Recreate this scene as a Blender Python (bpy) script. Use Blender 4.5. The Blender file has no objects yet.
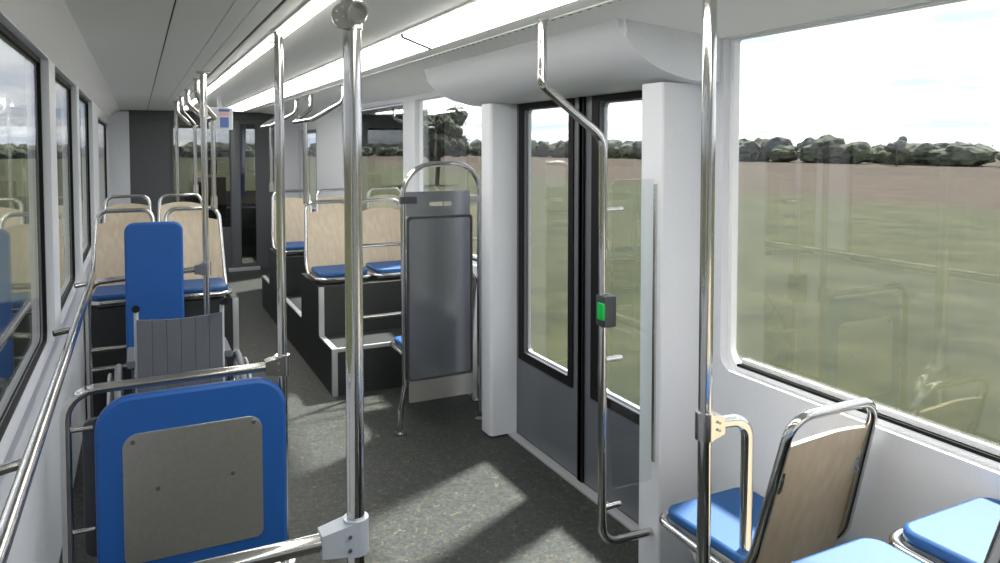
import bpy, bmesh, math, random
from mathutils import Vector, Matrix
random.seed(7)
C = bpy.context.scene.collection
PI = math.pi
R = math.radians

# ------------------------------------------------------------------ materials
def newmat(name):
    m = bpy.data.materials.new(name); m.use_nodes = True
    nt = m.node_tree
    b = nt.nodes['Principled BSDF']
    return m, nt, b
def pmat(name, col, rough=.5, metal=0, spec=.5, noise=0, nscale=200, bump=0, bscale=300, coat=0):
    m, nt, b = newmat(name)
    b.inputs['Base Color'].default_value = (*col, 1)
    b.inputs['Roughness'].default_value = rough
    b.inputs['Metallic'].default_value = metal
    b.inputs['Specular IOR Level'].default_value = spec
    b.inputs['Coat Weight'].default_value = coat
    tc = nt.nodes.new('ShaderNodeTexCoord')
    if noise:
        n = nt.nodes.new('ShaderNodeTexNoise'); n.inputs['Scale'].default_value = nscale; n.inputs['Detail'].default_value = 3
        r = nt.nodes.new('ShaderNodeMapRange'); r.inputs['From Min'].default_value = .3; r.inputs['From Max'].default_value = .7
        r.inputs['To Min'].default_value = 1-noise; r.inputs['To Max'].default_value = 1+noise
        mx = nt.nodes.new('ShaderNodeMix'); mx.data_type = 'RGBA'; mx.blend_type = 'MULTIPLY'; mx.inputs[0].default_value = 1
        mx.inputs[6].default_value = (*col, 1)
        nt.links.new(tc.outputs['Object'], n.inputs['Vector']); nt.links.new(n.outputs[0], r.inputs['Value'])
        nt.links.new(r.outputs[0], mx.inputs[7]); nt.links.new(mx.outputs[2], b.inputs['Base Color'])
    if bump:
        n2 = nt.nodes.new('ShaderNodeTexNoise'); n2.inputs['Scale'].default_value = bscale
        bp = nt.nodes.new('ShaderNodeBump'); bp.inputs['Strength'].default_value = bump; bp.inputs['Distance'].default_value = .002
        nt.links.new(tc.outputs['Object'], n2.inputs['Vector']); nt.links.new(n2.outputs[0], bp.inputs['Height'])
        nt.links.new(bp.outputs[0], b.inputs['Normal'])
    return m
M = {}
M['wall'] = pmat('white_speckled_laminate', (.66, .685, .735), .42, noise=.06, nscale=260)
M['wallgrey'] = pmat('pale_grey_laminate', (.62, .635, .66), .45, noise=.06, nscale=260)
M['ceil'] = pmat('ceiling_paint', (.93, .935, .94), .55, noise=.03, nscale=200)
M['slot'] = pmat('dark_slot', (.012, .012, .013), .7, noise=.05)
M['steel'] = pmat('polished_steel', (.60, .595, .58), .12, metal=1, noise=.03, nscale=40)
M['brushed'] = pmat('brushed_steel', (.62, .60, .57), .22, metal=1, noise=.05, nscale=90)
M['screw'] = pmat('screw_metal', (.35, .36, .38), .3, metal=1, noise=.03)
M['blue'] = pmat('blue_seat_vinyl', (.004, .066, .225), .5, noise=.03, bump=.15)
M['plate'] = pmat('satin_steel_plate', (.84, .81, .76), .32, metal=1, noise=.04, nscale=60)
M['smoked'] = pmat('smoked_metal', (.34, .36, .40), .2, metal=.85, noise=.04, nscale=60)
M['displayback'] = pmat('dark_display_back', (.03, .033, .035), .08, spec=.8)
M['blueboard'] = pmat('blue_board_vinyl', (.010, .10, .38), .5, noise=.03, bump=.1)
M['shell'] = pmat('pale_plastic', (.6, .61, .62), .4, noise=.02)
M['castgrey'] = pmat('grey_cast_clamp', (.50, .55, .62), .38, noise=.03, metal=.25)
M['dark'] = pmat('charcoal_panel', (.082, .088, .10), .42, noise=.06)
M['doorgrey'] = pmat('door_grey', (.115, .125, .145), .35, noise=.05)
M['black'] = pmat('black_rubber', (.006, .006, .007), .6, noise=.04, spec=.2)
M['podium'] = pmat('dark_floor_covering', (.022, .026, .026), .5, noise=.2, nscale=120)
M['alu'] = pmat('aluminium_trim', (.52, .54, .56), .4, metal=.5, noise=.03)
M['grip'] = pmat('grey_upholstery', (.14, .155, .18), .75, noise=.06, bump=.3)
M['tyre'] = pmat('grey_tyre', (.20, .215, .235), .6, noise=.05)
M['curtain'] = pmat('blue_curtain', (.10, .38, .80), .7, noise=.06)
M['green'] = pmat('green_button', (.0, .42, .06), .35, noise=.03)
M['housing'] = pmat('dark_housing', (.04, .045, .05), .4, noise=.05)
M['sillwhite'] = pmat('white_window_liner', (.82, .84, .86), .35, noise=.02)
M['foilage'] = pmat('foliage', (.065, .074, .055), .95, noise=.5, nscale=.8, spec=.1)
M['bark'] = pmat('bark', (.06, .045, .03), .9, noise=.3, nscale=3)
M['roofskin'] = pmat('outer_skin', (.5, .5, .5), .5, noise=.02)
def emis(name, col, s):
    m, nt, b = newmat(name)
    b.inputs['Base Color'].default_value = (*col, 1); b.inputs['Roughness'].default_value = .5
    b.inputs['Emission Color'].default_value = (*col, 1); b.inputs['Emission Strength'].default_value = s
    n = nt.nodes.new('ShaderNodeTexNoise'); n.inputs['Scale'].default_value = 3
    r = nt.nodes.new('ShaderNodeMapRange'); r.inputs['To Min'].default_value = s*.97; r.inputs['To Max'].default_value = s*1.03
    nt.links.new(n.outputs[0], r.inputs['Value']); nt.links.new(r.outputs[0], b.inputs['Emission Strength'])
    return m
M['lamp'] = emis('lamp_diffuser', (1, .97, .90), 8.5)
# glass: clear pane with mirror sheen
def glass(name, tint, refl=1.0, mn=.03):
    m = bpy.data.materials.new(name); m.use_nodes = True; nt = m.node_tree; nt.nodes.clear()
    o = nt.nodes.new('ShaderNodeOutputMaterial'); mix = nt.nodes.new('ShaderNodeMixShader')
    t = nt.nodes.new('ShaderNodeBsdfTransparent'); t.inputs[0].default_value = (*tint, 1)
    g = nt.nodes.new('ShaderNodeBsdfGlossy'); g.inputs['Roughness'].default_value = .0; g.inputs[0].default_value = (1, 1, 1, 1)
    lw = nt.nodes.new('ShaderNodeFresnel'); lw.inputs[0].default_value = 1.5
    gm = nt.nodes.new('ShaderNodeNewGeometry'); io = nt.nodes.new('ShaderNodeMath'); io.operation = 'MULTIPLY_ADD'; io.inputs[1].default_value = 1/1.5-1.5; io.inputs[2].default_value = 1.5
    nt.links.new(gm.outputs['Backfacing'], io.inputs[0]); nt.links.new(io.outputs[0], lw.inputs[0])
    ma = nt.nodes.new('ShaderNodeMath'); ma.operation = 'MULTIPLY_ADD'; ma.inputs[1].default_value = refl; ma.inputs[2].default_value = mn; ma.use_clamp = True
    nt.links.new(lw.outputs[0], ma.inputs[0]); nt.links.new(ma.outputs[0], mix.inputs[0])
    nt.links.new(t.outputs[0], mix.inputs[1]); nt.links.new(g.outputs[0], mix.inputs[2]); nt.links.new(mix.outputs[0], o.inputs[0])
    return m
M['glass'] = glass('window_glass', (.86, .88, .89), 1.0, .03)
M['glassL'] = glass('window_glass_tinted', (.83, .85, .86), .8, .02)
M['clear'] = glass('clear_screen', (.93, .95, .95), .6, .0)
M['cabglass'] = glass('cab_glass', (.62, .63, .62), 1.0, .02)
# wood
m, nt, b = newmat('light_beech_laminate'); M['wood'] = m
tc = nt.nodes.new('ShaderNodeTexCoord'); mp = nt.nodes.new('ShaderNodeMapping'); mp.inputs['Scale'].default_value = (14, 14, 1.2)
n = nt.nodes.new('ShaderNodeTexNoise'); n.inputs['Scale'].default_value = 2.5; n.inputs['Detail'].default_value = 5
cr = nt.nodes.new('ShaderNodeValToRGB'); cr.color_ramp.elements[0].color = (.52, .43, .31, 1); cr.color_ramp.elements[1].color = (.62, .53, .40, 1)
cr.color_ramp.elements[0].position = .3; cr.color_ramp.elements[1].position = .7
nt.links.new(tc.outputs['Object'], mp.inputs[0]); nt.links.new(mp.outputs[0], n.inputs['Vector']); nt.links.new(n.outputs[0], cr.inputs[0]); nt.links.new(cr.outputs[0], b.inputs['Base Color'])
b.inputs['Roughness'].default_value = .38
# speckled floor
m, nt, b = newmat('speckled_floor'); M['floor'] = m
tc = nt.nodes.new('ShaderNodeTexCoord')
n1 = nt.nodes.new('ShaderNodeTexNoise'); n1.inputs['Scale'].default_value = 55; n1.inputs['Detail'].default_value = 4
c1 = nt.nodes.new('ShaderNodeValToRGB'); e = c1.color_ramp
e.elements[0].position = .35; e.elements[0].color = (.014, .0175, .0175, 1); e.elements[1].position = .65; e.elements[1].color = (.038, .044, .041, 1)
n2 = nt.nodes.new('ShaderNodeTexNoise'); n2.inputs['Scale'].default_value = 38; n2.inputs['Detail'].default_value = 6; n2.inputs['Roughness'].default_value = .7; n2.inputs['Distortion'].default_value = 1.2
c2 = nt.nodes.new('ShaderNodeValToRGB'); c2.color_ramp.elements[0].position = .56; c2.color_ramp.elements[0].color = (0, 0, 0, 1); c2.color_ramp.elements[1].position = .66; c2.color_ramp.elements[1].color = (1, 1, 1, 1)
mx = nt.nodes.new('ShaderNodeMix'); mx.data_type = 'RGBA'; mx.inputs[7].default_value = (.125, .108, .06, 1)
for a in (n1, n2): nt.links.new(tc.outputs['Object'], a.inputs['Vector'])
nt.links.new(n1.outputs[0], c1.inputs[0]); nt.links.new(n2.outputs[0], c2.inputs[0]); nt.links.new(c2.outputs[0], mx.inputs[0]); nt.links.new(c1.outputs[0], mx.inputs[6])
nt.links.new(mx.outputs[2], b.inputs['Base Color']); b.inputs['Roughness'].default_value = .5; b.inputs['Specular IOR Level'].default_value = .35
# field: green grass near, russet heath strip further out
m, nt, b = newmat('field'); M['field'] = m
tc = nt.nodes.new('ShaderNodeTexCoord'); sp = nt.nodes.new('ShaderNodeSeparateXYZ'); nt.links.new(tc.outputs['Object'], sp.inputs[0])
nb = nt.nodes.new('ShaderNodeTexNoise'); nb.inputs['Scale'].default_value = .12; nb.inputs['Detail'].default_value = 5
nt.links.new(tc.outputs['Object'], nb.inputs['Vector'])
ab = nt.nodes.new('ShaderNodeMath'); ab.operation = 'ABSOLUTE'; nt.links.new(sp.outputs[0], ab.inputs[0])
ad = nt.nodes.new('ShaderNodeMath'); ad.operation = 'MULTIPLY_ADD'; ad.inputs[1].default_value = 9; nt.links.new(nb.outputs[0], ad.inputs[0]); nt.links.new(ab.outputs[0], ad.inputs[2])
mr = nt.nodes.new('ShaderNodeMapRange'); mr.inputs['From Min'].default_value = 26; mr.inputs['From Max'].default_value = 33; nt.links.new(ad.outputs[0], mr.inputs['Value'])
ng = nt.nodes.new('ShaderNodeTexNoise'); ng.inputs['Scale'].default_value = .7; ng.inputs['Detail'].default_value = 8; ng.inputs['Roughness'].default_value = .75
nt.links.new(tc.outputs['Object'], ng.inputs['Vector'])
cg = nt.nodes.new('ShaderNodeValToRGB'); cg.color_ramp.elements[0].position = .3; cg.color_ramp.elements[0].color = (.014, .018, .009, 1); cg.color_ramp.elements[1].position = .7; cg.color_ramp.elements[1].color = (.046, .049, .024, 1)
ch = nt.nodes.new('ShaderNodeValToRGB'); ch.color_ramp.elements[0].position = .3; ch.color_ramp.elements[0].color = (.018, .014, .010, 1); ch.color_ramp.elements[1].position = .7; ch.color_ramp.elements[1].color = (.050, .038, .027, 1)
nt.links.new(ng.outputs[0], cg.inputs[0]); nt.links.new(ng.outputs[0], ch.inputs[0])
mx = nt.nodes.new('ShaderNodeMix'); mx.data_type = 'RGBA'; nt.links.new(mr.outputs[0], mx.inputs[0]); nt.links.new(cg.outputs[0], mx.inputs[6]); nt.links.new(ch.outputs[0], mx.inputs[7])
nt.links.new(mx.outputs[2], b.inputs['Base Color']); b.inputs['Roughness'].default_value = .95; b.inputs['Specular IOR Level'].default_value = .1

# ------------------------------------------------------------------ helpers
def tag(o, label=None, cat=None, group=None, kind=None):
    if label: o['label'] = label
    if cat: o['category'] = cat
    if group: o['group'] = group
    if kind: o['kind'] = kind
    return o
ORG = {}
def thing(name, loc, label, cat, group=None):
    o = bpy.data.objects.new(name, None); C.objects.link(o); o.location = loc; o.empty_display_size = .1
    ORG[o] = Vector(loc)
    return tag(o, label, cat, group)
def rounded(pts, rad, n=6):
    out = []; N = len(pts)
    rr = rad if isinstance(rad, (list, tuple)) else [rad]*N
    for i, p in enumerate(pts):
        p = Vector(p); a = Vector(pts[i-1]) - p; c = Vector(pts[(i+1) % N]) - p
        r = rr[i]
        if r <= 0: out.append(p); continue
        a.normalize(); c.normalize(); ang = a.angle(c); d = r/math.tan(ang/2)
        p0 = p+a*d; p1 = p+c*d; cen = p+(a+c).normalized()*(r/math.sin(ang/2))
        for k in range(n+1):
            t = k/n; q = (p0-cen).lerp(p1-cen, t).normalized()*r; out.append(cen+q)
    return out
def rect(u0, v0, u1, v1, rad=0, n=6):
    return rounded([(u0, v0), (u1, v0), (u1, v1), (u0, v1)], rad, n)
PL = {'YZ': lambda d: Matrix(((0, 0, 1, d), (1, 0, 0, 0), (0, 1, 0, 0), (0, 0, 0, 1))),
      'XZ': lambda d: Matrix(((1, 0, 0, 0), (0, 0, 1, d), (0, 1, 0, 0), (0, 0, 0, 1))),
      'XY': lambda d: Matrix.Translation((0, 0, d))}
class MB:
    def __init__(s): s.bm = bmesh.new()
    def box(s, x0, x1, y0, y1, z0, z1, bev=0, mat=None):
        g = bmesh.ops.create_cube(s.bm, size=1, matrix=Matrix.Translation(((x0+x1)/2, (y0+y1)/2, (z0+z1)/2)) @ Matrix.Diagonal((abs(x1-x0), abs(y1-y0), abs(z1-z0), 1)))
        vs = g['verts']
        if bev:
            es = list({e for v in vs for e in v.link_edges})
            r = bmesh.ops.bevel(s.bm, geom=es, offset=bev, segments=2, affect='EDGES', profile=.7); vs = r['verts']
        if mat: bmesh.ops.transform(s.bm, matrix=mat, verts=vs)
        return s
    def plate(s, loops, plane, d, t, bev=0, xf=None):
        cu = bpy.data.curves.new('c', 'CURVE'); cu.dimensions = '2D'; cu.fill_mode = 'BOTH'
        for lp in loops:
            sp = cu.splines.new('POLY'); sp.points.add(len(lp)-1); sp.use_cyclic_u = True
            for q, p in zip(sp.points, lp): q.co = (p[0], p[1], 0, 1)
        cu.extrude = t/2-bev; cu.bevel_depth = bev; cu.bevel_resolution = 1; cu.offset = -bev
        o = bpy.data.objects.new('c', cu); me = bpy.data.meshes.new_from_object(o)
        me.transform(PL[plane](d))
        if xf: me.transform(xf)
        s.bm.from_mesh(me); bpy.data.objects.remove(o); bpy.data.curves.remove(cu); bpy.data.meshes.remove(me)
        return s
    def tube(s, pts, r, bend=.06, n=12, closed=False, nb=6):
        P = [Vector(p) for p in pts]
        path = []
        N = len(P)
        for i, p in enumerate(P):
            if not closed and i in (0, N-1): path.append(p); continue
            a = P[i-1]-p; c = P[(i+1) % N]-p; la, lc = a.length, c.length; a.normalize(); c.normalize()
            ang = a.angle(c)
            if ang > PI-.02: path.append(p); continue
            bb = bend[i] if isinstance(bend, (list, tuple)) else bend
            d = min(bb/math.tan(ang/2), la*.48, lc*.48); rr = d*math.tan(ang/2)
            cen = p+(a+c).normalized()*(rr/math.sin(ang/2)); q0 = p+a*d-cen; q1 = p+c*d-cen
            for k in range(nb+1):
                t = k/nb; th = (PI-ang); w0 = math.sin((1-t)*th)/math.sin(th); w1 = math.sin(t*th)/math.sin(th)
                path.append(cen+q0*w0+q1*w1)
        L = len(path); tang = []
        for i in range(L):
            a = path[i-1] if (i > 0 or closed) else path[i]; c = path[(i+1) % L] if (i < L-1 or closed) else path[i]
            tang.append((c-a).normalized())
        u = tang[0].orthogonal().normalized(); rings = []
        for i in range(L):
            u = (u-tang[i]*u.dot(tang[i])).normalized(); v = tang[i].cross(u)
            rings.append([s.bm.verts.new(path[i]+(u*math.cos(2*PI*k/n)+v*math.sin(2*PI*k/n))*r) for k in range(n)])
        for i in range(L if closed else L-1):
            A, B = rings[i], rings[(i+1) % L]; off = 0
            if closed and i == L-1:
                off = min(range(n), key=lambda o_: (A[0].co-B[o_].co).length)
            for k in range(n):
                s.bm.faces.new((A[k], A[(k+1) % n], B[(k+1+off) % n], B[(k+off) % n]))
        if not closed:
            s.bm.faces.new(rings[0][::-1]); s.bm.faces.new(rings[-1])
        return s
    def cyl(s, a, b, r, n=20): return s.tube([a, b], r, n=n)
    def ring(s, cen, axis, R0, r, n=40, m=8):
        ax = Vector(axis).normalized(); u = ax.orthogonal().normalized(); v = ax.cross(u)
        pts = [Vector(cen)+(u*math.cos(2*PI*k/n)+v*math.sin(2*PI*k/n))*R0 for k in range(n)]
        return s.tube(pts, r, bend=1e-5, n=m, closed=True, nb=1)
    def blob(s, cen, rad, sub=2, jit=.2, sc=(1, 1, 1)):
        g = bmesh.ops.create_icosphere(s.bm, subdivisions=sub, radius=1)
        for v in g['verts']:
            k = 1+random.uniform(-jit, jit); v.co = Vector((v.co.x*sc[0]*rad*k+cen[0], v.co.y*sc[1]*rad*k+cen[1], v.co.z*sc[2]*rad*k+cen[2]))
        return s
    def quad(s, *p): s.bm.faces.new([s.bm.verts.new(q) for q in p]); return s
    def build(s, name, mat, parent=None, label=None, cat=None, group=None, kind=None, smooth=30):
        bm = s.bm
        bmesh.ops.recalc_face_normals(bm, faces=bm.faces)
        me = bpy.data.meshes.new(name); bm.to_mesh(me); bm.free()
        o = bpy.data.objects.new(name, me); C.objects.link(o); me.materials.append(M[mat] if isinstance(mat, str) else mat)
        if parent:
            o.parent = parent; org = ORG[parent]; me.transform(Matrix.Translation(-org)); ORG[o] = org
        else:
            xs = [v.co for v in me.vertices]
            c = Vector(((min(v.x for v in xs)+max(v.x for v in xs))/2, (min(v.y for v in xs)+max(v.y for v in xs))/2, min(v.z for v in xs)))
            me.transform(Matrix.Translation(-c)); o.location = c; ORG[o] = c
        if smooth:
            me.shade_smooth(); me.set_sharp_from_angle(angle=R(smooth))
        return tag(o, label, cat, group, kind)
def struct(name, mb, mat, parent=None, **k):
    return mb.build(name, mat, parent, kind=None if parent else 'structure', **k)
def copy_tree(o, parent=None):
    c = o.copy(); C.objects.link(c); c.parent = parent; ORG[c] = ORG.get(o, Vector())
    for ch in list(o.children): copy_tree(ch, c)
    return c

XL, XR, ZC, YB, YN = -.33, 2.06, 2.22, 10.8, -2.6
# ------------------------------------------------------------------ floor, ceiling
struct('floor', MB().box(XL-.02, XR+.06, YN, 12.6, -.08, 0), 'floor')
prof = [(XL-.09, 2.12), (XL, 2.12), (-.205, 2.218), (-.195, ZC)]
for gx, gw, gd in ((.118, .006, .02), (.29, .005, .006), (.36, .005, .006), (.434, .014, .03), (1.385, .012, .012)):
    prof += [(gx-gw/2, ZC), (gx-gw/2, ZC+gd), (gx+gw/2, ZC+gd), (gx+gw/2, ZC)]
prof += [(1.57, ZC), (1.60, 2.212), (2.02, 2.178), (2.06, 2.172), (2.16, 2.172), (2.16, 2.34), (XL-.09, 2.34)]
mb = MB(); bm = mb.bm
A = [bm.verts.new((x, YN, z)) for x, z in prof]; B = [bm.verts.new((x, YB+.1, z)) for x, z in prof]
for i in range(len(prof)):
    j = (i+1) % len(prof); bm.faces.new((A[i], A[j], B[j], B[i]))
bm.faces.new(A); bm.faces.new(B[::-1])
struct('ceiling', mb, 'ceil', smooth=25)
struct('trim_1', MB().box(.428, .440, YN, YB, ZC+.006, ZC+.012), 'slot')
struct('trim_2', MB().box(.1155, .1205, YN, YB, ZC+.006, ZC+.012), 'slot')
# perforated track beside the wide lights
mb = MB().box(1.372, 1.398, YN, YB, ZC-.004, ZC+.001)
tr = struct('trim_3', mb, 'ceil')
mb = MB()
for k in range(95): mb.box(1.382, 1.388, .6+k*.06, .622+k*.06, ZC-.0050, ZC-.004)
mb.build('slots', 'grip', tr)

# ------------------------------------------------------------------ side walls with windows
GL, GR = XL-.036, XR+.05
def hole(h, g, gt=None):
    gt = g if gt is None else gt
    return rounded([(h[0]+g, h[2]+g), (h[1]-g, h[2]+g), (h[1]-g, h[3]-gt), (h[0]+g, h[3]-gt)], [h[4], h[4], .012, .012])
def wall(name, side, holes, doors, mat):
    tk = .052 if side == 'L' else .07
    x = XL-tk/2 if side == 'L' else XR+tk/2
    outer = [(YN, 0), (YB, 0), (YB, 2.24), (YN, 2.24)]
    if doors:
        a, b_, h = doors
        outer = [(YN, 0), (a, 0), (a, h), (b_, h), (b_, 0), (YB, 0), (YB, 2.24), (YN, 2.24)]
    loops = [outer]+[hole(h, 0) for h in holes]
    return struct(name, MB().plate(loops, 'YZ', x, tk), mat, smooth=20)
hl = [(-2.0, .45, .925, 2.115, .05), (.72, 3.60, .925, 2.115, .05), (3.86, 5.15, .925, 2.115, .05), (5.36, 6.86, .925, 2.115, .05), (7.75, 10.45, .925, 2.02, .03)]
hr = [(-2.0, -.15, .87, 2.168, .08), (.15, 2.185, .868, 2.168, .06), (4.30, 5.75, .93, 2.13, .04), (6.05, 8.15, .93, 2.13, .04), (9.48, 10.5, .75, 1.97, .02)]
wall('wall_left', 'L', hl, None, 'wall')
wall('wall_right', 'R', hr, (2.36, 3.95, 2.02), 'wall')
wn = 0
for side, hs in (('L', hl), ('R', hr)):
    for h in hs:
        wn += 1
        gx = GL if side == 'L' else GR
        if side == 'L':
            w = struct(f'window_{wn}', MB().plate([hole(h, 0), hole(h, .013, .022)], 'YZ', gx, .014), 'black', smooth=20)
            MB().plate([hole(h, .002)], 'YZ', gx-.008, .005).build('glass', 'glassL', w, smooth=0)
        else:
            w = struct(f'window_{wn}', MB().plate([hole(h, 0), hole(h, .02, .004)], 'YZ', gx, .03), 'sillwhite', smooth=20)
            MB().plate([hole(h, .002)], 'YZ', gx+.012, .006).build('glass', 'glass', w, smooth=0)
            MB().box(gx-.02, gx+.0, h[0]+.06, h[1]-.06, h[2]+.018, h[2]+.030, .002).build('gasket', 'black', w)
            MB().box(gx-.005, gx+.008, h[0]+.07, h[1]-.07, h[2]+.030, h[2]+.050, .002).build('outer_frame', 'sillwhite', w)

        if side == 'R' and h[0] > 9:
            MB().plate([hole(h, .002), hole(h, .16, .05)], 'YZ', gx-.012, .02).build('dark_surround', 'doorgrey', w, smooth=20)
        if side == 'R' and h[0] == 6.05:
            MB().plate([[(h[0]+.01, 1.74), (h[1]-.01, 1.74), (h[1]-.01, h[3]-.01), (h[0]+.01, h[3]-.01)]], 'YZ', gx+.022, .012).build('route_display', 'displayback', w)

# front jamb and cheek trims at the ends of the saloon
struct('wall_far_left', MB().box(XL-.05, -.10, YB-.12, YB-.04, 0, 2.2), 'wall')
struct('wall_far_right', MB().box(1.73, XR+.05, YB-.12, YB-.04, 0, 2.2), 'wall')
struct('wall_near', MB().box(XL-.1, XR+.1, YN-.08, YN, 0, 2.3), 'wallgrey')

# door header (rounded cover over the door) and the two door pillars
mb = MB(); bm = mb.bm
pr = [(2.0-.42*math.cos(a), ZC+.005-.225*math.sin(a)) for a in [k*PI/2/14 for k in range(15)]]+[(2.058, 2.0), (2.058, 2.225)]
def ext(pr, y0, y1, bm, bev=.0):
    A = [bm.verts.new((x, y0, z)) for x, z in pr]; B = [bm.verts.new((x, y1, z)) for x, z in pr]
    for i in range(len(pr)):
        j = (i+1) % len(pr); bm.faces.new((A[i], A[j], B[j], B[i]))
    f = bm.faces.new(A); f2 = bm.faces.new(B[::-1])
    return [f, f2]
fs = ext(pr, 2.20, 4.25, bm)
es = [e for f in fs for e in f.edges if abs(e.verts[0].co.z-2.2) > .01]
es = [e for f in fs for e in f.edges if min(v.co.z for v in e.verts) < 2.2 and max(v.co.x for v in e.verts) < 2.05]
bmesh.ops.bevel(bm, geom=es, offset=.02, segments=3, affect='EDGES')
struct('trim_4', mb, 'wall', smooth=40)
struct('trim_5', MB().plate([rounded([(1.84, 2.28), (2.055, 2.28), (2.055, 2.42), (1.84, 2.42)], [.012, 0, 0, .012], 3)], 'XY', 1.0, 2.0), 'wall')
struct('trim_6', MB().plate([rounded([(1.86, 3.88), (2.055, 3.88), (2.055, 4.02), (1.86, 4.02)], [.025, 0, 0, .02], 3)], 'XY', 1.005, 1.99), 'wall')
struct('trim_7', MB().box(1.975, 2.03, 2.42, 3.88, 0, .012, .003), 'alu')
struct('baseboard_right', MB().box(2.045, 2.06, 1.3, 2.28, 0, .05), 'podium')

# ------------------------------------------------------------------ sliding door, two leaves
d1 = bpy.data.objects.new('door_1', None); C.objects.link(d1); d1.location = (2.02, 3.14, 0); d1['kind'] = 'structure'; ORG[d1] = Vector((2.02, 3.14, 0))
for (a, b_, ga, gb) in ((3.155, 3.95, 3.28, 3.79), (2.36, 3.145, 2.57, 3.01)):
    leaf = MB().plate([[(a, .01), (b_, .01), (b_, 2.0), (a, 2.0)], rect(ga, .52, gb, 1.97, .012)], 'YZ', 2.055, .04).build('door_leaf', 'doorgrey', d1, smooth=20)
    MB().plate([rect(ga-.045, .475, gb+.055, 1.998, .008), rect(ga+.004, .524, gb-.004, 1.966, .012)], 'YZ', 2.032, .008).build('window_gasket', 'black', leaf, smooth=20)
    MB().plate([rect(ga-.01, .51, gb+.01, 1.98, .02)], 'YZ', 2.055, .006).build('glass', 'glass', leaf, smooth=0)
    MB().plate([rect(ga, .52, gb, 1.97, .012), rect(ga+.012, .532, gb-.012, 1.96, .025)], 'YZ', 2.069, .02).build('outer_frame', 'alu', leaf, smooth=20)
    z = a if a > 3 else b_
    MB().box(2.020, 2.035, z-.018, z+.018, .01, 2.0).build('edge_seal', 'black', leaf)

# ------------------------------------------------------------------ bulkhead to the driver's cab
BX = YB-.03
wf = struct('wall_far', MB().plate(
    [[(-.11, 0), (1.74, 0), (1.74, 2.22), (-.11, 2.22)], rect(.43, .62, 1.14, 2.03, .02), rect(1.28, .10, 1.48, 2.06, .02)], 'XZ', BX, .06), 'dark', smooth=20)
MB().box(-.11, 1.74, BX-.06, BX-.03, 2.10, 2.20, .01).build('header_band', 'dark', wf)
MB().box(.40, .425, BX-.05, BX-.03, .1, 2.1, .004).build('post', 'dark', wf)
MB().box(1.15, 1.26, BX-.06, BX-.03, .05, 2.1, .006).build('post', 'doorgrey', wf)
MB().box(.43, 1.14, BX-.004, BX+.004, .62, 2.03).build('glass', 'cabglass', wf, smooth=0)
MB().box(1.28, 1.48, BX-.004, BX+.004, .10, 2.06).build('glass', 'cabglass', wf, smooth=0)
MB().box(1.69, 1.715, BX-.045, BX-.03, 1.36, 1.40, .004).build('release_button', 'green', wf)
MB().box(1.10, 1.52, BX-.07, BX-.03, .0, .05, .005).build('threshold', 'alu', wf)
# cab shell
cf = MB().plate([[(XL-.05, 0), (XR+.05, 0), (XR+.05, 2.24), (XL-.05, 2.24)], rect(XL+.15, 1.0, XR-.15, 2.05, .1)], 'XZ', 12.55, .06)
struct('wall_front', cf, 'dark', smooth=20)
w = struct('window_11', MB().plate([rect(XL+.13, .98, XR-.13, 2.07, .1), rect(XL+.17, 1.02, XR-.17, 2.03, .1)], 'XZ', 12.55, .03), 'black')
MB().plate([rect(XL+.16, 1.01, XR-.16, 2.04, .1)], 'XZ', 12.57, .006).build('glass', 'glassL', w, smooth=0)
struct('wall_cab_left', MB().plate([[(YB, 0), (12.55, 0), (12.55, 2.24), (YB, 2.24)], rect(11.2, 1.0, 12.2, 2.0, .06)], 'YZ', XL-.03, .05), 'dark', smooth=20)
struct('wall_cab_right', MB().plate([[(YB, 0), (12.55, 0), (12.55, 2.24), (YB, 2.24)], rect(11.1, .8, 12.3, 2.0, .06)], 'YZ', XR+.03, .05), 'dark', smooth=20)
struct('ceiling_cab', MB().box(XL-.08, XR+.08, YB, 12.6, 2.22, 2.30), 'dark')
t = thing('driver_seat', (.93, 11.75, 0), 'dark driver seat with tall headrest behind the cab glass', 'seat')
MB().box(.70, 1.16, 11.50, 11.95, .55, .66, .04).build('seat_base', 'housing', t)
MB().box(.70, 1.16, 11.42, 11.52, .66, 1.30, .045).build('backrest', 'housing', t)
MB().box(.82, 1.04, 11.42, 11.50, 1.33, 1.55, .035).build('headrest', 'housing', t)
MB().cyl((.93, 11.73, 0), (.93, 11.73, .55), .06).build('pedestal', 'housing', t)
for x in (.88, .98): MB().cyl((x, 11.46, 1.28), (x, 11.46, 1.36), .008).build('headrest_post', 'steel', t)
t = thing('control_desk', (.9, 12.25, 0), 'dark control desk in the cab in front of the driver seat', 'desk')
MB().box(.1, 1.75, 12.05, 12.5, 0, .78, .03).build('desk_body', 'housing', t)
MB().box(.55, .85, 12.2, 12.26, .80, 1.02, .015).build('display', 'dark', t)
# blue curtain with folds
mb = MB(); bm = mb.bm; rows = []
for k in range(9):
    z = 2.05-k*.13; wdt = .085-.004*k
    rows.append([bm.verts.new((1.285+wdt*i/16-.0, BX+.07+.016*math.sin(i*PI/2), z)) for i in range(17)])
for a, b_ in zip(rows, rows[1:]):
    for i in range(16): bm.faces.new((a[i], a[i+1], b_[i+1], b_[i]))
bmesh.ops.solidify(bm, geom=bm.faces[:], thickness=.004)
mb.build('curtain', 'curtain', None, 'narrow gathered blue curtain hanging inside the cab door window', 'curtain', smooth=60)

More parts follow.
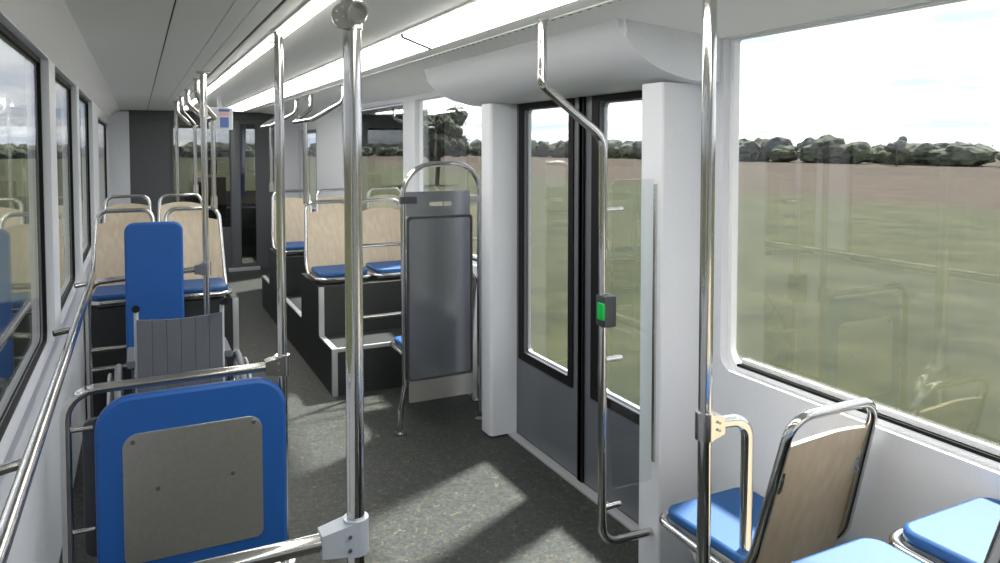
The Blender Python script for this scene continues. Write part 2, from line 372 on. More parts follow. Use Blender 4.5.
# ------------------------------------------------------------------ ceiling lights
def lightseg(x0, x1, ys, words, grp, nm, sk=0):
    for i, (a, b_) in enumerate(zip(ys, ys[1:])):
        t = thing(nm, ((x0+x1)/2, (a+b_)/2, ZC-.022), words[i], 'light', grp)
        MB().plate([[(x0, a+.018), (x1, a+sk+.018), (x1, b_+sk-.018), (x0, b_-.018)]], 'XY', ZC-.010, .020, .004).build('diffuser', 'lamp', t)
        MB().plate([[(x0, a-.016), (x1, a+sk-.016), (x1, a+sk+.016), (x0, a+.016)]], 'XY', ZC-.011, .022, .001).build('end_joint', 'grip', t)
        for x in (x0-.006, x1+.006): MB().box(x-.005, x+.005, a+(sk if x > x0 else 0), b_+(sk if x > x0 else 0), ZC-.008, ZC-.0005).build('edge_profile', 'ceil', t)
W = lambda s: [f'{s}, {k} from the cab end' for k in ('first', 'second', 'third', 'fourth', 'fifth', 'sixth', 'seventh', 'eighth', 'ninth', 'tenth')]
lightseg(.985, 1.225, [9.75, 8.7, 7.25, 5.8, 4.35, 2.9, 1.45, .0, -1.45][::-1], W('wide glowing ceiling light panel')[:8][::-1], 'wide ceiling light panels', 'ceiling_light', .3)
lightseg(.512, .556, [9.9, 8.7, 7.5, 6.1, 4.7, 3.3, 1.9, .5, -.9, -2.3][::-1], W('slim glowing ceiling light strip')[:9][::-1], 'slim ceiling light strips', 'strip_light')

# ------------------------------------------------------------------ seats
def make_seat(low=False):
    t = thing('tram_seat', (0, 0, 0), 'seat', 'seat')
    hw = .205
    # cushion: rounded pad, gently dished towards the back
    MB().plate([rounded([(-hw+.012, -.40), (hw-.012, -.40), (hw-.025, -.02), (-hw+.025, -.02)], [.05, .05, .03, .03], 6)], 'XY', .436, .036, .012).build('seat_cushion', 'blue', t, smooth=50)
    MB().plate([rounded([(-hw+.03, -.385), (hw-.03, -.385), (hw-.035, -.02), (-hw+.035, -.02)], .04, 5)], 'XY', .405, .03, .008).build('seat_shell', 'shell', t)
    # one steel hoop: round the seat pad, up the back and over the top
    z0 = .408; h = [(-hw, -.415, z0), (hw, -.415, z0), (hw, -.06, z0-.01), (hw-.002, .03, z0+.06), (hw-.026, .155, .955), (-hw+.026, .155, .955), (-hw+.002, .03, z0+.06), (-hw, -.06, z0-.01)]
    MB().tube(h, .0155, bend=[.06, .06, .14, .5, .075, .075, .5, .14], closed=True, n=10).build('frame', 'steel', t, smooth=60)
    # curved wooden back
    mb = MB(); bm = mb.bm; nu, nv = 10, 10; F = []
    for j in range(nv+1):
        row = []
        for i in range(nu+1):
            u = i/nu*2-1; v = j/nv
            top = .890-.026*u*u; bot = .37+.02*abs(u)**4
            z = bot+(top-bot)*v
            wd = hw-.010-.024*v - (.03*(1-v/.08)**2 if v < .08 else 0)
            yy = -.012+(.155+.012)*((z-.37)/.585)**1.2+.018*(1-u*u)
            row.append(bm.verts.new((u*wd, yy, z)))
        F.append(row)
    for j in range(nv):
        for i in range(nu): bm.faces.new((F[j][i], F[j][i+1], F[j+1][i+1], F[j+1][i]))
    bmesh.ops.recalc_face_normals(bm, faces=bm.faces)
    bmesh.ops.solidify(bm, geom=bm.faces[:], thickness=.011)
    mb.build('backrest', 'wood', t, smooth=40)
    for s in (-1, 1):
        c = MB().plate([rect(s*(hw-.040)-.016, .70, s*(hw-.040)+.016, .775, .008, 3)], 'XZ', .0, .006, .001, xf=Matrix.Translation((0, .098, 0)) @ Matrix.Translation((0, 0, .74)) @ Matrix.Rotation(R(-16), 4, 'X') @ Matrix.Translation((0, 0, -.74))).build('clip', 'housing' if s == 1 else 'alu', t)
        for zz in (.722, .755): MB().cyl((s*(hw-.040), .100, zz), (s*(hw-.040), .107, zz), .005, 8).build('screw', 'screw', c)
    if low:
        mb = MB(); mb.plate([rounded([(-.33, .39), (-.02, .39), (-.02, .20), (-.12, .20)], .02, 3)], 'YZ', 0, .34, .01)
        mb.box(-.235, -.10, -.20, -.06, .26, .36, .004)
        mb.build('support_bracket', 'shell', t)
    else:
        MB().box(-.16, .16, -.34, -.03, .37, .395, .004).build('mounting_plate', 'shell', t)
    return t
proto = make_seat(); plow = make_seat(True)
def place(p, x, y, z, rz, label, group, state={'a': 0, 'b': 0}):
    k = 'b' if p is plow else 'a'
    o = p if state[k] == 0 else copy_tree(p)
    state[k] = 1
    o.location = (x, y, z); o.rotation_euler = (0, 0, rz)
    tag(o, label, 'seat', group)
G = 'raised two-seat rows'
ps = []
ZP = .332
rows = [ (-.10, .35, 5.74, 'on the left row nearest the blue backrest board'), (1.40, 1.84, 5.90, 'on the right row nearest the metal partition')]
place(proto, 1.868, .765, ZP+.018, PI, 'window-side blue and wood seat in the bottom right corner of the picture', 'near right raised seats')
def cp(x, y, z, rz, label, group): 
    o = copy_tree(proto); o.location = (x, y, z); o.rotation_euler = (0, 0, rz); tag(o, label, 'seat', group)
cp(1.387, .758, ZP+.026, PI, 'aisle-side blue cushioned seat at the bottom edge, left of the corner window seat', 'near right raised seats')
cp(-.095, 5.72, ZP, 0, 'window-side wooden-backed seat of the left front row, behind the tall blue board', G)
cp(.355, 5.72, ZP, 0, 'aisle-side wooden-backed seat of the left front row, right behind the thin pole', G)
cp(-.095, 7.38, ZP, 0, 'window-side wooden-backed seat of the farther left row', G)
cp(.355, 7.38, ZP, 0, 'aisle-side wooden-backed seat of the farther left row', G)
cp(1.40, 5.90, ZP, 0, 'aisle-side wooden-backed seat of the right row nearest the partition', G)
cp(1.845, 5.90, ZP, 0, 'window-side wooden-backed seat of the right row nearest the partition', G)
cp(1.40, 7.52, ZP, 0, 'aisle-side wooden-backed seat of the farther right row', G)
cp(1.845, 7.52, ZP, 0, 'window-side wooden-backed seat of the farther right row', G)
place(plow, 1.835, 1.62, 0.02, PI, 'low single seat with beech back seen from behind, beside the door pillar', 'low single seats')
o = copy_tree(plow); o.location = (1.72, 4.34, 0); o.rotation_euler = (0, 0, PI); tag(o, 'low single seat behind the metal partition, only a blue cushion corner showing', 'seat', 'low single seats')

# seat platforms (dark raised floors with pale edge trims)
def platform(x0, x1, y0, y1, boxes, aisle, label):
    t = thing('seat_platform', ((x0+x1)/2, (y0+y1)/2, 0), label, 'platform')
    MB().box(x0, x1, y0, y1, 0, .33).build('platform_base', 'podium', t)
    for (a, b_) in boxes: MB().box(x0 if aisle < 0 else x0, x1, a, b_, .33, .70).build('seat_box', 'podium', t)
    xe = x0 if aisle < 0 else x1; w_ = .035; s = 1 if aisle < 0 else -1
    xa, xb = sorted((xe-.004*s, xe+w_*s))
    def trim(*c): MB().box(*c, .003).build('edge_trim', 'alu', t)
    trim(x0, x1, y0-.004, y0+.02, .31, .337)
    trim(xa, xb, y0-.006, y0+.022, 0, .337)
    for (a, b_) in boxes: trim(xa, xb, a-.006, a+.022, .337, .70)
    prev = y0
    for (a, b_) in boxes:
        trim(xa, xb, prev, a, .325, .338); prev = b_
    trim(xa, xb, prev, y1, .325, .338)
platform(1.187, 2.055, 5.02, 8.25, [(5.42, 6.10), (7.03, 7.75)], -1, 'dark stepped platform with pale edge strips under the right-hand raised seats')
platform(-.325, .60, 5.26, 8.25, [(5.30, 5.92), (6.92, 7.60)], 1, 'dark stepped platform under the left-hand raised seats')
platform(1.19, 2.04, -1.4, 1.10, [(.45, 1.05)], -1, 'dark platform carrying the two bright blue seats in the bottom right corner')

# ------------------------------------------------------------------ poles and grab rails
PR = .021
def flange(mb, x, y, z, r=.042, up=True):
    mb.cyl((x, y, z), (x, y, z+(.012 if up else -.012)), r, 24); return mb
def clamp_x(mb, x, y, z, dx, L=.075):   # cast clamp round a pole reaching sideways along X
    mb.cyl((x, y, z-.042), (x, y, z+.042), .030, 24)
    s = 1 if dx > 0 else -1
    bm = mb.bm
    pa = [(y-.030, z-.040), (y+.030, z-.040), (y+.030, z+.040), (y-.030, z+.040)]; pb = [(y-.024, z-.030), (y+.024, z-.030), (y+.024, z+.024), (y-.024, z+.024)]
    A = [bm.verts.new((x, a, b_)) for a, b_ in pa]; B = [bm.verts.new((x+s*L, a, b_)) for a, b_ in pb]
    for i in range(4): bm.faces.new((A[i], A[(i+1) % 4], B[(i+1) % 4], B[i]))
    bm.faces.new(A); bm.faces.new(B[::-1]); return mb
def screws(x, y, zs, par, r=.0045):
    for z in zs: MB().cyl((x, y, z), (x, y-.004, z), r, 10).build('screw', 'screw', par)
# foreground pole and its rail
x, y = .449, 1.68
t = thing('grab_pole', (x, y, 0), 'thick polished steel pole standing floor to ceiling in the foreground', 'pole')
p = MB().cyl((x, y, 0), (x, y, ZC), PR, 28).build('pole', 'steel', t)
flange(MB(), x, y, 0).build('foot_flange', 'steel', t); flange(MB(), x, y, ZC, up=False).build('ceiling_flange', 'steel', t)
c = clamp_x(MB(), x, y, .826, -1, .085).build('clamp', 'castgrey', t, smooth=35); screws(x-.022, y-.0305, (.806, .838), c)
j = MB().cyl((x, y, 2.02), (x, y, 2.085), .0245, 24).build('joint_sleeve', 'brushed', t)
dv = Vector((-.24, -.97, 0)).normalized(); sd = Vector((-.97, .24, 0))
MB().tube([Vector((x, y, 2.05))+sd*.0, Vector((x, y, 2.05))+sd*.0+Vector((-.035, -.002, 0))], .017, n=16).build('joint_arm', 'brushed', j)
cc = Vector((x-.017, y-.0, 2.045)); q = MB().tube([cc+dv*.012, cc+dv*.034], .029, n=28).build('joint_disc', 'brushed', j)
ORG[q] = ORG[t]
for a, b_ in ((-.018, .008), (-.004, .018), (-.018, -.012), (-.004, -.003)):
    e_ = cc+sd*(-a)*1.0+Vector((0, 0, b_)); MB().tube([e_+dv*.033, e_+dv*.037], .0028, n=8).build('screw', 'shell', j)
# open tube end on the joint
cc = Vector((x+.012, y, 2.052)); mb = MB()
n_ = 28; u = Vector((0, 0, 1)); v = dv.cross(u)
rings = []
for (off, rr) in ((.02, .0235), (.062, .0235), (.062, .0195), (.028, .0195)):
    rings.append([mb.bm.verts.new(cc+dv*off+(u*math.cos(2*PI*k/n_)+v*math.sin(2*PI*k/n_))*rr) for k in range(n_)])
for a, b_ in zip(rings, rings[1:]):
    for k in range(n_): mb.bm.faces.new((a[k], a[(k+1) % n_], b_[(k+1) % n_], b_[k]))
mb.bm.faces.new(rings[0][::-1]); mb.bm.faces.new(rings[-1])
mb.build('joint_socket', 'brushed', j, smooth=40)
MB().tube([(x-.085, y, .826), (XL+.012, y, .826)], .0205, n=24).build('side_rail', 'steel', t)
MB().cyl((XL, y, .826), (XL+.014, y, .826), .04, 24).build('wall_flange', 'steel', t)

# front wheelchair guard: pole, bent tube, blue board with steel plate
GY = 3.08
t = thing('grab_pole', (.52, GY, 0), 'slender steel pole standing at the right end of the blue guard board', 'pole')
MB().cyl((.52, GY, 0), (.52, GY, ZC), .0185, 24).build('pole', 'steel', t)
flange(MB(), .52, GY, 0).build('foot_flange', 'steel', t); flange(MB(), .52, GY, ZC, r=.032, up=False).build('ceiling_flange', 'steel', t)
t = thing('guard_frame', (.13, GY, 0), 'wheelchair guard with blue board and steel plate, left foreground', 'guard')
MB().tube([(.46, GY, .845), (-.258, GY, .845), (-.258, GY, 0)], .019, bend=.10, n=20).build('rail', 'steel', t, smooth=60)
c = clamp_x(MB(), .52, GY, .845, -1, .07).build('clamp', 'brushed', t, smooth=35); screws(.50, GY-.0305, (.83, .86), c)
flange(MB(), -.258, GY, 0).build('foot_flange', 'steel', t)
for z in (.70, .315): MB().cyl((-.258, GY, z), (-.17, GY, z), .009, 12).build('stub', 'steel', t)
b1 = MB().plate([rounded([(-.165, .04), (.527, .04), (.527, .808), (-.165, .808)], [.05, .05, .125, .125], 10)], 'XZ', GY-.012, .05, .014).build('board', 'blueboard', t, smooth=50)
b2 = MB().plate([rounded([(-.073, .165), (.430, .165), (.430, .665), (-.073, .665)], [.03, .03, .055, .055], 8)], 'XZ', GY-.040, .006, .001).build('steel_plate', 'plate', b1)
for a, b_ in ((-.038, .635), (.397, .64), (.045, .442), (.315, .447)): MB().cyl((a, GY-.047, b_), (a, GY-.043, b_), .0085, 14).build('screw', 'screw', b1)
MB().plate([rect(-.21, .17, -.0, .71, .04)], 'XZ', GY+.08, .02, .004).build('rear_panel', 'dark', t)

# second guard with tall blue backrest board
x2, y2 = .375, 4.98
t = thing('grab_pole', (x2, y2, 0), 'thin steel pole in front of the left seats, tallest of the far cluster', 'pole')
MB().cyl((x2, y2, 0), (x2, y2, ZC), .0195, 20).build('pole', 'steel', t)
flange(MB(), x2, y2, 0).build('foot_flange', 'steel', t); flange(MB(), x2, y2, ZC, up=False).build('ceiling_flange', 'steel', t)
MB().cyl((x2, y2, 1.93), (x2, y2, 1.99), .026).build('joint', 'brushed', t)
t = thing('guard_frame', (.05, y2, 0), 'steel guard frame with tall blue backrest board behind the wheelchair', 'guard')
MB().tube([(x2-.04, y2, .97), (-.285, y2, .93), (-.285, y2, 0)], .018, bend=.08, n=16).build('rail', 'steel', t, smooth=60)
clamp_x(MB(), x2, y2, .97, -1, .07).build('clamp', 'brushed', t, smooth=35)
flange(MB(), -.285, y2, 0).build('foot_flange', 'steel', t)
for z in (.40, .52): MB().cyl((-.285, y2, z), (.36, y2, z), .015, 14).build('cross_rail', 'steel', t)
MB().plate([rounded([(-.085, .42), (.24, .42), (.24, 1.285), (-.085, 1.285)], .055, 8)], 'XZ', y2-.055, .045, .014).build('backrest_board', 'blueboard', t, smooth=50)

# handrail along the left wall
t = thing('wall_handrail', (-.25, 2.6, .97), 'long steel handrail running along the left wall under the windows', 'handrail')
MB().tube([(-.25, .5, .985), (-.25, 4.9, .985)], .0185, n=20).build('rail', 'steel', t, smooth=60)
for yy in (.6, 2.10, 3.55, 4.7): MB().tube([(XL, yy-.03, .97), (-.25, yy, .975)], .013, n=12).build('bracket', 'steel', t)

# right-hand pole with the bent guard tube beside the low seat
x, y = 1.545, 1.70
t = thing('grab_pole', (x, y, 0), 'steel floor-to-ceiling pole on the right in front of the low blue seat', 'pole')
MB().cyl((x, y, 0), (x, y, ZC), PR, 28).build('pole', 'steel', t)
flange(MB(), x, y, 0).build('foot_flange', 'steel', t); flange(MB(), x, y, ZC, up=False).build('ceiling_flange', 'steel', t)
MB().tube([(x+.03, y, .895), (x+.155, y-.02, .895), (x+.155, y-.02, 0)], .0195, bend=.055, n=20).build('guard_tube', 'steel', t, smooth=60)
c = clamp_x(MB(), x, y, .893, 1, .06).build('clamp', 'brushed', t, smooth=35); screws(x+.03, y-.03, (.882, .906), c)

# door grab rail with button
t = thing('door_handrail', (1.595, 2.33, 0), 'bent steel handrail beside the sliding door with a green button', 'handrail')
MB().tube([(1.336, 2.345, ZC), (1.336, 2.345, 2.03), (1.33, 2.34, 1.975), (1.595, 2.33, 1.78), (1.60, 2.33, .195), (1.852, 2.33, .185)], .0168, bend=[.05, .05, .08, .10, .075, .05], n=20).build('rail', 'steel', t, smooth=60)
flange(MB(), 1.336, 2.345, ZC, r=.021, up=False).build('ceiling_flange', 'steel', t)
for z in (1.503, .92, .335): MB().cyl((1.60, 2.33, z), (1.685, 2.33, z), .0115, 14).build('stub', 'steel', t)
h = MB().box(1.577, 1.632, 2.285, 2.352, 1.055, 1.178, .014).build('button_housing', 'housing', t)
MB().box(1.570, 1.600, 2.288, 2.33, 1.085, 1.150, .006).build('button', 'green', h)
t = thing('draught_screen', (1.76, 2.33, .30), 'small clear glass draught screen beside the near door pillar', 'screen')
MB().plate([rect(1.64, .40, 1.842, 1.62, .02)], 'XZ', 2.330, .008).build('pane', 'clear', t, smooth=0)
MB().box(1.831, 1.842, 2.308, 2.324, .48, 1.60, .002).build('edge_channel', 'brushed', t)

# partition screen by the far door pillar
PY = 4.18
t = thing('partition_screen', (1.68, PY, 0), 'steel-framed grey metal partition beside the far door pillar', 'partition')
MB().tube([(1.395, PY, .0), (1.40, PY, .16), (1.425, PY, .30), (1.418, PY, 1.635), (1.925, PY, 1.645), (1.925, PY, .03)], .0165, bend=[.1, .1, .1, .19, .17, .1], n=16).build('frame', 'steel', t, smooth=60)
flange(MB(), 1.395, PY, 0, r=.04).build('foot_flange', 'steel', t); flange(MB(), 1.925, PY, 0, r=.03).build('foot_flange', 'steel', t)
MB().plate([rounded([(1.44, .33), (1.855, .33), (1.855, 1.315), (1.44, 1.315)], .02, 4)], 'XZ', PY-.02, .02, .004).build('panel', 'smoked', t)
MB().plate([rounded([(1.432, .325), (1.863, .325), (1.863, 1.325), (1.432, 1.325)], .02, 4), rect(1.447, .34, 1.848, 1.31, .02, 4)], 'XZ', PY-.028, .012, .002).build('panel_edging', 'housing', t)
MB().plate([rect(1.432, 1.325, 1.85, 1.475, .01, 3), rect(1.58, 1.385, 1.73, 1.41, .01, 3)], 'XZ', PY-.02, .006).build('top_plate', 'smoked', t)
MB().plate([rect(1.436, .20, 1.86, .325, .01, 3)], 'XZ', PY-.045, .006).build('kick_plate', 'plate', t)
for (a, b_, z) in ((1.40, 1.50, 1.425), (1.85, 1.94, 1.42)): MB().box(a, b_, PY-.026, PY+.01, z-.022, z+.022, .003).build('bracket', 'housing' if a < 1.5 else 'brushed', t)
MB().tube([(1.87, PY, 1.3), (1.87, PY, .13), (1.925, PY, .13)], .009, bend=.05, n=10).build('lower_hoop', 'steel', t)
# low guard rails between partition and raised seats
t = thing('seat_guard_rail', (1.7, 4.93, 0), 'pair of horizontal steel rails between the partition and the right seats', 'rail')
for z in (1.06, .56): MB().tube([(1.32, 4.93, z), (2.05, 4.93, z)], .013, n=12).build('rail', 'steel', t)
MB().cyl((1.32, 4.93, .0), (1.32, 4.93, 1.075), .0165, 16).build('post', 'steel', t)

# overhead grab rails hanging from the ceiling down to the seats
def hang(xs, xb, y0, y1, yd, xd, zd, label):
    t = thing('overhead_handrail', (xs, (y0+y1)/2, 1.2), label, 'handrail', 'overhead handrails above the far seats')
    MB().tube([(xs, y0, ZC), (xs, y0, 2.09), (xb, y0+.22, 1.955), (xb, y1-.22, 1.955), (xs, y1, 2.09), (xs, y1, ZC)], .018, bend=.06, n=14).build('loop', 'steel', t, smooth=60)
    for yy in (y0, y1): flange(MB(), xs, yy, ZC, r=.026, up=False).build('ceiling_flange', 'steel', t)
    MB().cyl((xd, yd, zd), (xb, yd, 1.955), .0165, 14).build('drop_pole', 'steel', t)
    MB().cyl((xd, yd, zd-.01), (xd, yd, zd+.08), .024, 14).build('drop_clamp', 'brushed', t)
hang(.375, .505, 5.50, 6.58, 5.86, .505, 1.29, 'overhead grab rail dropping onto the left front row seat')
hang(.375, .50, 7.52, 8.34, 7.52+.22, .50, 1.29, 'overhead grab rail above the farther left row')
hang(1.41, 1.22, 5.52, 6.70, 6.02, 1.22, 1.29, 'overhead grab rail dropping onto the nearer right row seat')
hang(1.43, 1.22, 7.48, 8.6, 7.75, 1.22, 1.29, 'overhead grab rail above the farther right row')
t = thing('grab_pole', (.365, 8.42, 0), 'farthest thin steel pole, left end of the far pole cluster', 'pole')
MB().cyl((.365, 8.42, 0), (.365, 8.42, ZC), .018, 14).build('pole', 'steel', t)
flange(MB(), .365, 8.42, ZC, r=.03, up=False).build('ceiling_flange', 'steel', t)

# ------------------------------------------------------------------ passenger information display
t = thing('display_screen', (.72, 7.6, 1.91), 'hanging passenger display with blue and pink panels near the far ceiling', 'screen')
MB().box(.62, .84, 7.6, 7.64, 1.91, 2.125, .004).build('casing', 'shell', t)
MB().box(.70, .74, 7.6, 7.64, 2.12, ZC, .003).build('hanger', 'alu', t)
M['scr1'] = emis('screen_blue', (.04, .08, .22), .15); M['scr2'] = emis('screen_pink', (.42, .24, .22), .12); M['scr3'] = emis('screen_pale', (.32, .34, .38), .15)
MB().box(.63, .83, 7.596, 7.60, 1.92, 2.115).build('screen', 'scr3', t)
MB().box(.72, .80, 7.593, 7.596, 1.93, 2.03).build('blue_field', 'scr1', t)
MB().box(.71, .81, 7.593, 7.596, 2.085, 2.108).build('blue_banner', 'scr1', t)
MB().box(.71, .80, 7.593, 7.596, 2.045, 2.078, mat=None).build('pink_field', 'scr2', t)

# ------------------------------------------------------------------ wheelchair (facing away from the camera)
wx, wy = .182, 4.20
t = thing('wheelchair', (wx, wy, 0), 'empty grey wheelchair seen from behind, parked between the two guards', 'wheelchair')
for s in (-1, 1):
    X = wx+s*.295
    w_ = MB().ring((X, wy+.02, .31), (1, 0, 0), .288, .017, 48, 8).build('rear_wheel', 'tyre', t, smooth=60)
    MB().ring((X, wy+.02, .31), (1, 0, 0), .268, .008, 40, 6).build('rim', 'alu', w_, smooth=60)
    MB().ring((X+s*.04, wy+.02, .31), (1, 0, 0), .255, .008, 40, 6).build('hand_rim', 'alu', w_, smooth=60)
    mb = MB().cyl((X-.02, wy+.02, .31), (X+.02, wy+.02, .31), .025)
    for k in range(16):
        a = 2*PI*k/16; mb.cyl((X, wy+.02, .31), (X, wy+.02+.262*math.cos(a), .31+.262*math.sin(a)), .0015, 5)
    mb.build('spokes', 'steel', w_)
    MB().ring((wx+s*.22, wy+.46, .09), (1, 0, 0), .074, .016, 28, 8).build('caster', 'tyre', t, smooth=60)
    MB().tube([(wx+s*.22, wy+.46, .09), (wx+s*.22, wy+.43, .20), (wx+s*.22, wy+.42, .28)], .010, n=10).build('caster_fork', 'steel', t)
    X2 = wx+s*.207
    MB().tube([(X2, wy-.02, .14), (X2, wy-.04, .90), (X2, wy-.13, .935)], .0115, bend=.04, n=12).build('back_post', 'shell', t, smooth=60)
    MB().tube([(X2, wy-.10, .925), (X2, wy-.20, .945)], .019, n=12).build('handle_grip', 'black', t)
    MB().tube([(X2, wy-.03, .47), (X2, wy+.40, .47), (X2, wy+.46, .42), (X2, wy+.52, .14)], .011, bend=.05, n=10).build('side_frame', 'steel', t, smooth=60)
    MB().tube([(X2, wy-.02, .16), (X2, wy+.42, .18)], .011, n=10).build('lower_frame', 'steel', t)
    MB().tube([(X2+s*.02, wy-.02, .60), (X2+s*.02, wy+.30, .60), (X2+s*.02, wy+.32, .47)], .010, bend=.04, n=10).build('arm_tube', 'steel', t)
    MB().box(X2+s*.02-.028, X2+s*.02+.028, wy-.04, wy+.27, .605, .645, .012).build('armrest', 'grip', t)
    MB().box(X2+s*.02-.006, X2+s*.02+.006, wy+.0, wy+.27, .44, .59, .004).build('side_panel', 'grip', t)
    MB().box(wx+s*.13-.07, wx+s*.13+.07, wy+.50, wy+.62, .10, .115, .004).build('footplate', 'housing', t)
MB().cyl((wx-.30, wy+.02, .31), (wx+.30, wy+.02, .31), .012).build('axle', 'steel', t)
MB().tube([(wx-.21, wy+.15, .17), (wx+.21, wy+.15, .46)], .009).build('cross_brace', 'steel', t); MB().tube([(wx+.21, wy+.15, .17), (wx-.21, wy+.15, .46)], .009).build('cross_brace', 'steel', t)
MB().box(wx-.21, wx+.21, wy-.02, wy+.40, .465, .495, .012).build('seat_sling', 'grip', t)
mb = MB(); bm = mb.bm; rws = []
nn = 48
for j in range(5):
    z = .44+.42*j/4
    row = []
    for i in range(nn+1):
        u = i/nn; fold = -.004 if (i % 8 in (0,)) and 0 < i < nn else .0
        row.append(bm.verts.new((wx-.205+.410*u, wy-.052-.006*math.sin(u*PI)-fold*1.6, z-(.012*math.sin(u*PI) if j == 4 else 0))))
    rws.append(row)
for a, b_ in zip(rws, rws[1:]):
    for i in range(nn): bm.faces.new((a[i], a[i+1], b_[i+1], b_[i]))
bmesh.ops.recalc_face_normals(bm, faces=bm.faces); bmesh.ops.solidify(bm, geom=bm.faces[:], thickness=.010)
mb.build('back_sling', 'grip', t, smooth=30)

# ------------------------------------------------------------------ outside
GZ = -.40
mb = MB(); bm = mb.bm
N_ = 40
gr = [[bm.verts.new((-250+i*500/N_, -250+j*500/N_, GZ)) for i in range(N_+1)] for j in range(N_+1)]
for j in range(N_):
    for i in range(N_): bm.faces.new((gr[j][i], gr[j][i+1], gr[j+1][i+1], gr[j+1][i]))
struct('ground', mb, 'field')
from mathutils import noise as NZ
def crown(mb, cen, rad, sc=(1, 1, 1), leaves=60, ls=.12):
    g = bmesh.ops.create_icosphere(mb.bm, subdivisions=3, radius=1)
    off = Vector((random.uniform(0, 99), random.uniform(0, 99), 0))
    for v in g['verts']:
        k = 1+.30*NZ.noise(v.co*1.7+off)+.22*NZ.noise(v.co*4.5+off)
        v.co = Vector((v.co.x*sc[0]*rad*k+cen[0], v.co.y*sc[1]*rad*k+cen[1], v.co.z*sc[2]*rad*k+cen[2]))
    for q in range(leaves):
        d = Vector((random.gauss(0, 1), random.gauss(0, 1), random.gauss(0, 1)+.3)).normalized()*random.uniform(.92, 1.22)
        p = Vector((d.x*sc[0]*rad+cen[0], d.y*sc[1]*rad+cen[1], d.z*sc[2]*rad+cen[2]))
        vs_ = [mb.bm.verts.new(p+Vector((random.uniform(-1, 1), random.uniform(-1, 1), random.uniform(-1, 1)))*ls) for _ in range(3)]
        mb.bm.faces.new(vs_)
def tree(name, x, y, h, wdt, label, group, n=9, trunk=True, low=.3):
    t = thing(name, (x, y, GZ), label, 'tree', group)
    mb = MB()
    for k in range(n):
        a = random.uniform(0, 2*PI); rr = random.uniform(0, wdt*.33)
        zz = random.uniform(low, .85)
        crown(mb, (x+rr*math.cos(a), y+rr*math.sin(a), GZ+h*zz), wdt*random.uniform(.08, .15), (1, 1, .85), 160, wdt*.02)
    mb.build('crown', 'foilage', t, smooth=0)
    MB().tube([(x, y, GZ), (x+.03*h, y, GZ+h*.4), (x, y, GZ+h*.75)], .03*h, n=8).build('trunk', 'bark', t)
    return t
# belt of woodland round the field: countless crowns
mb = MB()
def belt(p0, p1, n, h0, h1, dep):
    for k in range(n):
        q = (k+random.random())/n; x = p0[0]+(p1[0]-p0[0])*q+random.uniform(-dep, dep); y = p0[1]+(p1[1]-p0[1])*q+random.uniform(-dep, dep)
        h = random.uniform(h0, h1); crown(mb, (x, y, GZ+h*.48), 1, (random.uniform(1.2, 2.4), random.uniform(1.2, 2.4), h*.5), 30, .14)
belt((88, -60), (80, 60), 150, 1.9, 2.75, 3)
belt((80, 60), (70, 150), 90, 2.2, 3.6, 3)
belt((-55, -20), (-42, 70), 100, 1.7, 2.1, 1.5)
belt((-42, 70), (-20, 150), 80, 1.9, 2.6, 3)
belt((-20, 150), (70, 150), 80, 2.0, 3.0, 3)
mb.build('woodland_belt', 'foilage', None, 'dark green belt of distant trees along the horizon beyond the field', 'trees', kind='stuff', smooth=0)
tree('tree', 74, 52, 3.4, 4.2, 'tall dark tree rising above the tree line in the right window', 'lone trees beyond the field')
tree('tree', 74, 31, 3.4, 3.2, 'tall tree rising from the tree line at the right of the big window', 'lone trees beyond the field')
tree('tree', 14.7, 37.5, 4.5, 4.4, 'leafy tree standing dark against bright sky beyond the partition window', 'lone trees beyond the field', n=26, low=.42)
tree('tree', 55, 62, 4.2, 4.8, 'bushy tree seen low through the window above the partition', 'lone trees beyond the field')

# ------------------------------------------------------------------ sky and sun
wd = bpy.data.worlds.new('sky'); bpy.context.scene.world = wd; wd.use_nodes = True; nt = wd.node_tree; nt.nodes.clear()
N = nt.nodes.new; Lk = nt.links.new
out = N('ShaderNodeOutputWorld'); bg = N('ShaderNodeBackground'); Lk(bg.outputs[0], out.inputs[0])
tc = N('ShaderNodeTexCoord'); sp = N('ShaderNodeSeparateXYZ'); Lk(tc.outputs['Generated'], sp.inputs[0])
def mth(op, a, b_=None, c_=None, clamp=False):
    n = N('ShaderNodeMath'); n.operation = op; n.use_clamp = clamp
    for i, v in enumerate((a, b_, c_)):
        if v is None: continue
        if isinstance(v, (int, float)): n.inputs[i].default_value = v
        else: Lk(v, n.inputs[i])
    return n.outputs[0]
zz = mth('ADD', mth('MAXIMUM', sp.outputs[2], 0), .10)
cx = mth('DIVIDE', sp.outputs[0], zz); cyy = mth('DIVIDE', sp.outputs[1], zz)
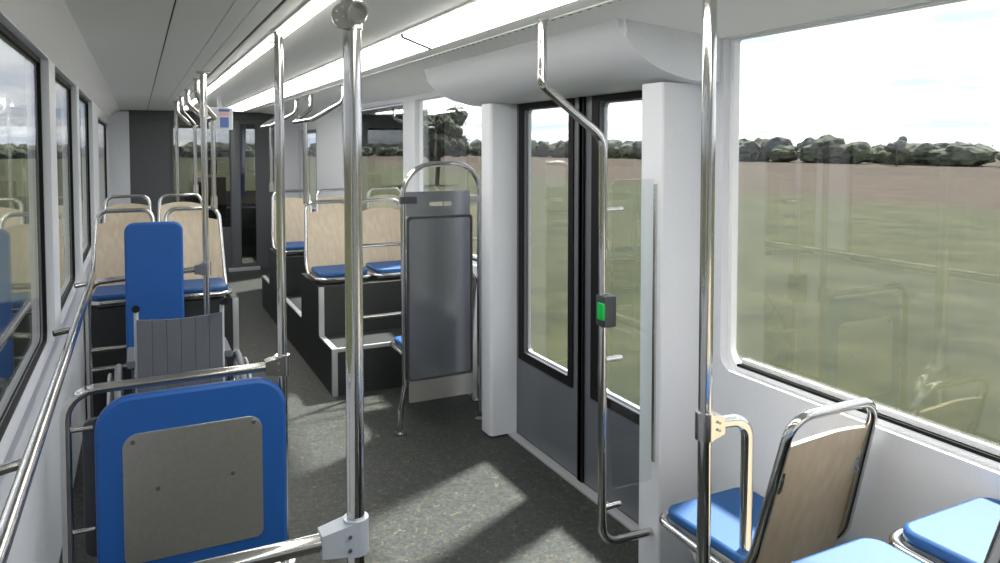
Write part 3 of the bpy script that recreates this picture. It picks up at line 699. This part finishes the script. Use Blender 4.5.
cb = N('ShaderNodeCombineXYZ'); Lk(cx, cb.inputs[0]); Lk(cyy, cb.inputs[1])
no = N('ShaderNodeTexNoise'); no.inputs['Scale'].default_value = .8; no.inputs['Detail'].default_value = 7; no.inputs['Roughness'].default_value = .55; Lk(cb.outputs[0], no.inputs['Vector'])
cr = N('ShaderNodeValToRGB'); E_ = cr.color_ramp.elements
E_[0].position = .36; E_[0].color = (.42, .50, .62, 1); E_[1].position = .62; E_[1].color = (1.0, .98, .97, 1)
e3 = cr.color_ramp.elements.new(.48); e3.color = (.66, .67, .72, 1)
Lk(no.outputs[0], cr.inputs[0])
SUN = Vector((.91, .42, 0)).normalized()
dp = mth('ADD', mth('MULTIPLY', sp.outputs[0], SUN.x), mth('MULTIPLY', sp.outputs[1], SUN.y))
br = N('ShaderNodeMapRange'); br.inputs['From Min'].default_value = -.9; br.inputs['From Max'].default_value = .9; br.inputs['To Min'].default_value = .68; br.inputs['To Max'].default_value = 2.35
Lk(dp, br.inputs['Value'])
Lk(cr.outputs[0], bg.inputs[0]); Lk(br.outputs[0], bg.inputs[1])
el = R(55)
sv = Vector((SUN.x*math.cos(el), SUN.y*math.cos(el), math.sin(el)))
sl = bpy.data.lights.new('sun', 'SUN'); sl.energy = 20; sl.angle = R(4.5); sl.color = (1, .95, .86)
so = bpy.data.objects.new('sun', sl); C.objects.link(so); so.rotation_euler = sv.to_track_quat('Z', 'Y').to_euler(); so.location = (10, 5, 15)

# ------------------------------------------------------------------ camera
f = 730.
pitch = math.atan(30/f); yaw = math.atan(362/f*math.cos(pitch))
cam = bpy.data.cameras.new('camera'); co = bpy.data.objects.new('camera', cam); C.objects.link(co)
co.location = (0, 0, 1.75); co.rotation_euler = (PI/2-pitch, 0, -yaw)
cam.sensor_width = 36; cam.lens = f/1000*36; cam.shift_y = -(281.5-176)/1000; cam.clip_start = .02; cam.clip_end = 1000
bpy.context.scene.camera = co
vs = bpy.context.scene.view_settings
vs.view_transform = 'Standard'; vs.look = 'None'; vs.gamma = 1; vs.use_curve_mapping = False; vs.exposure = .40
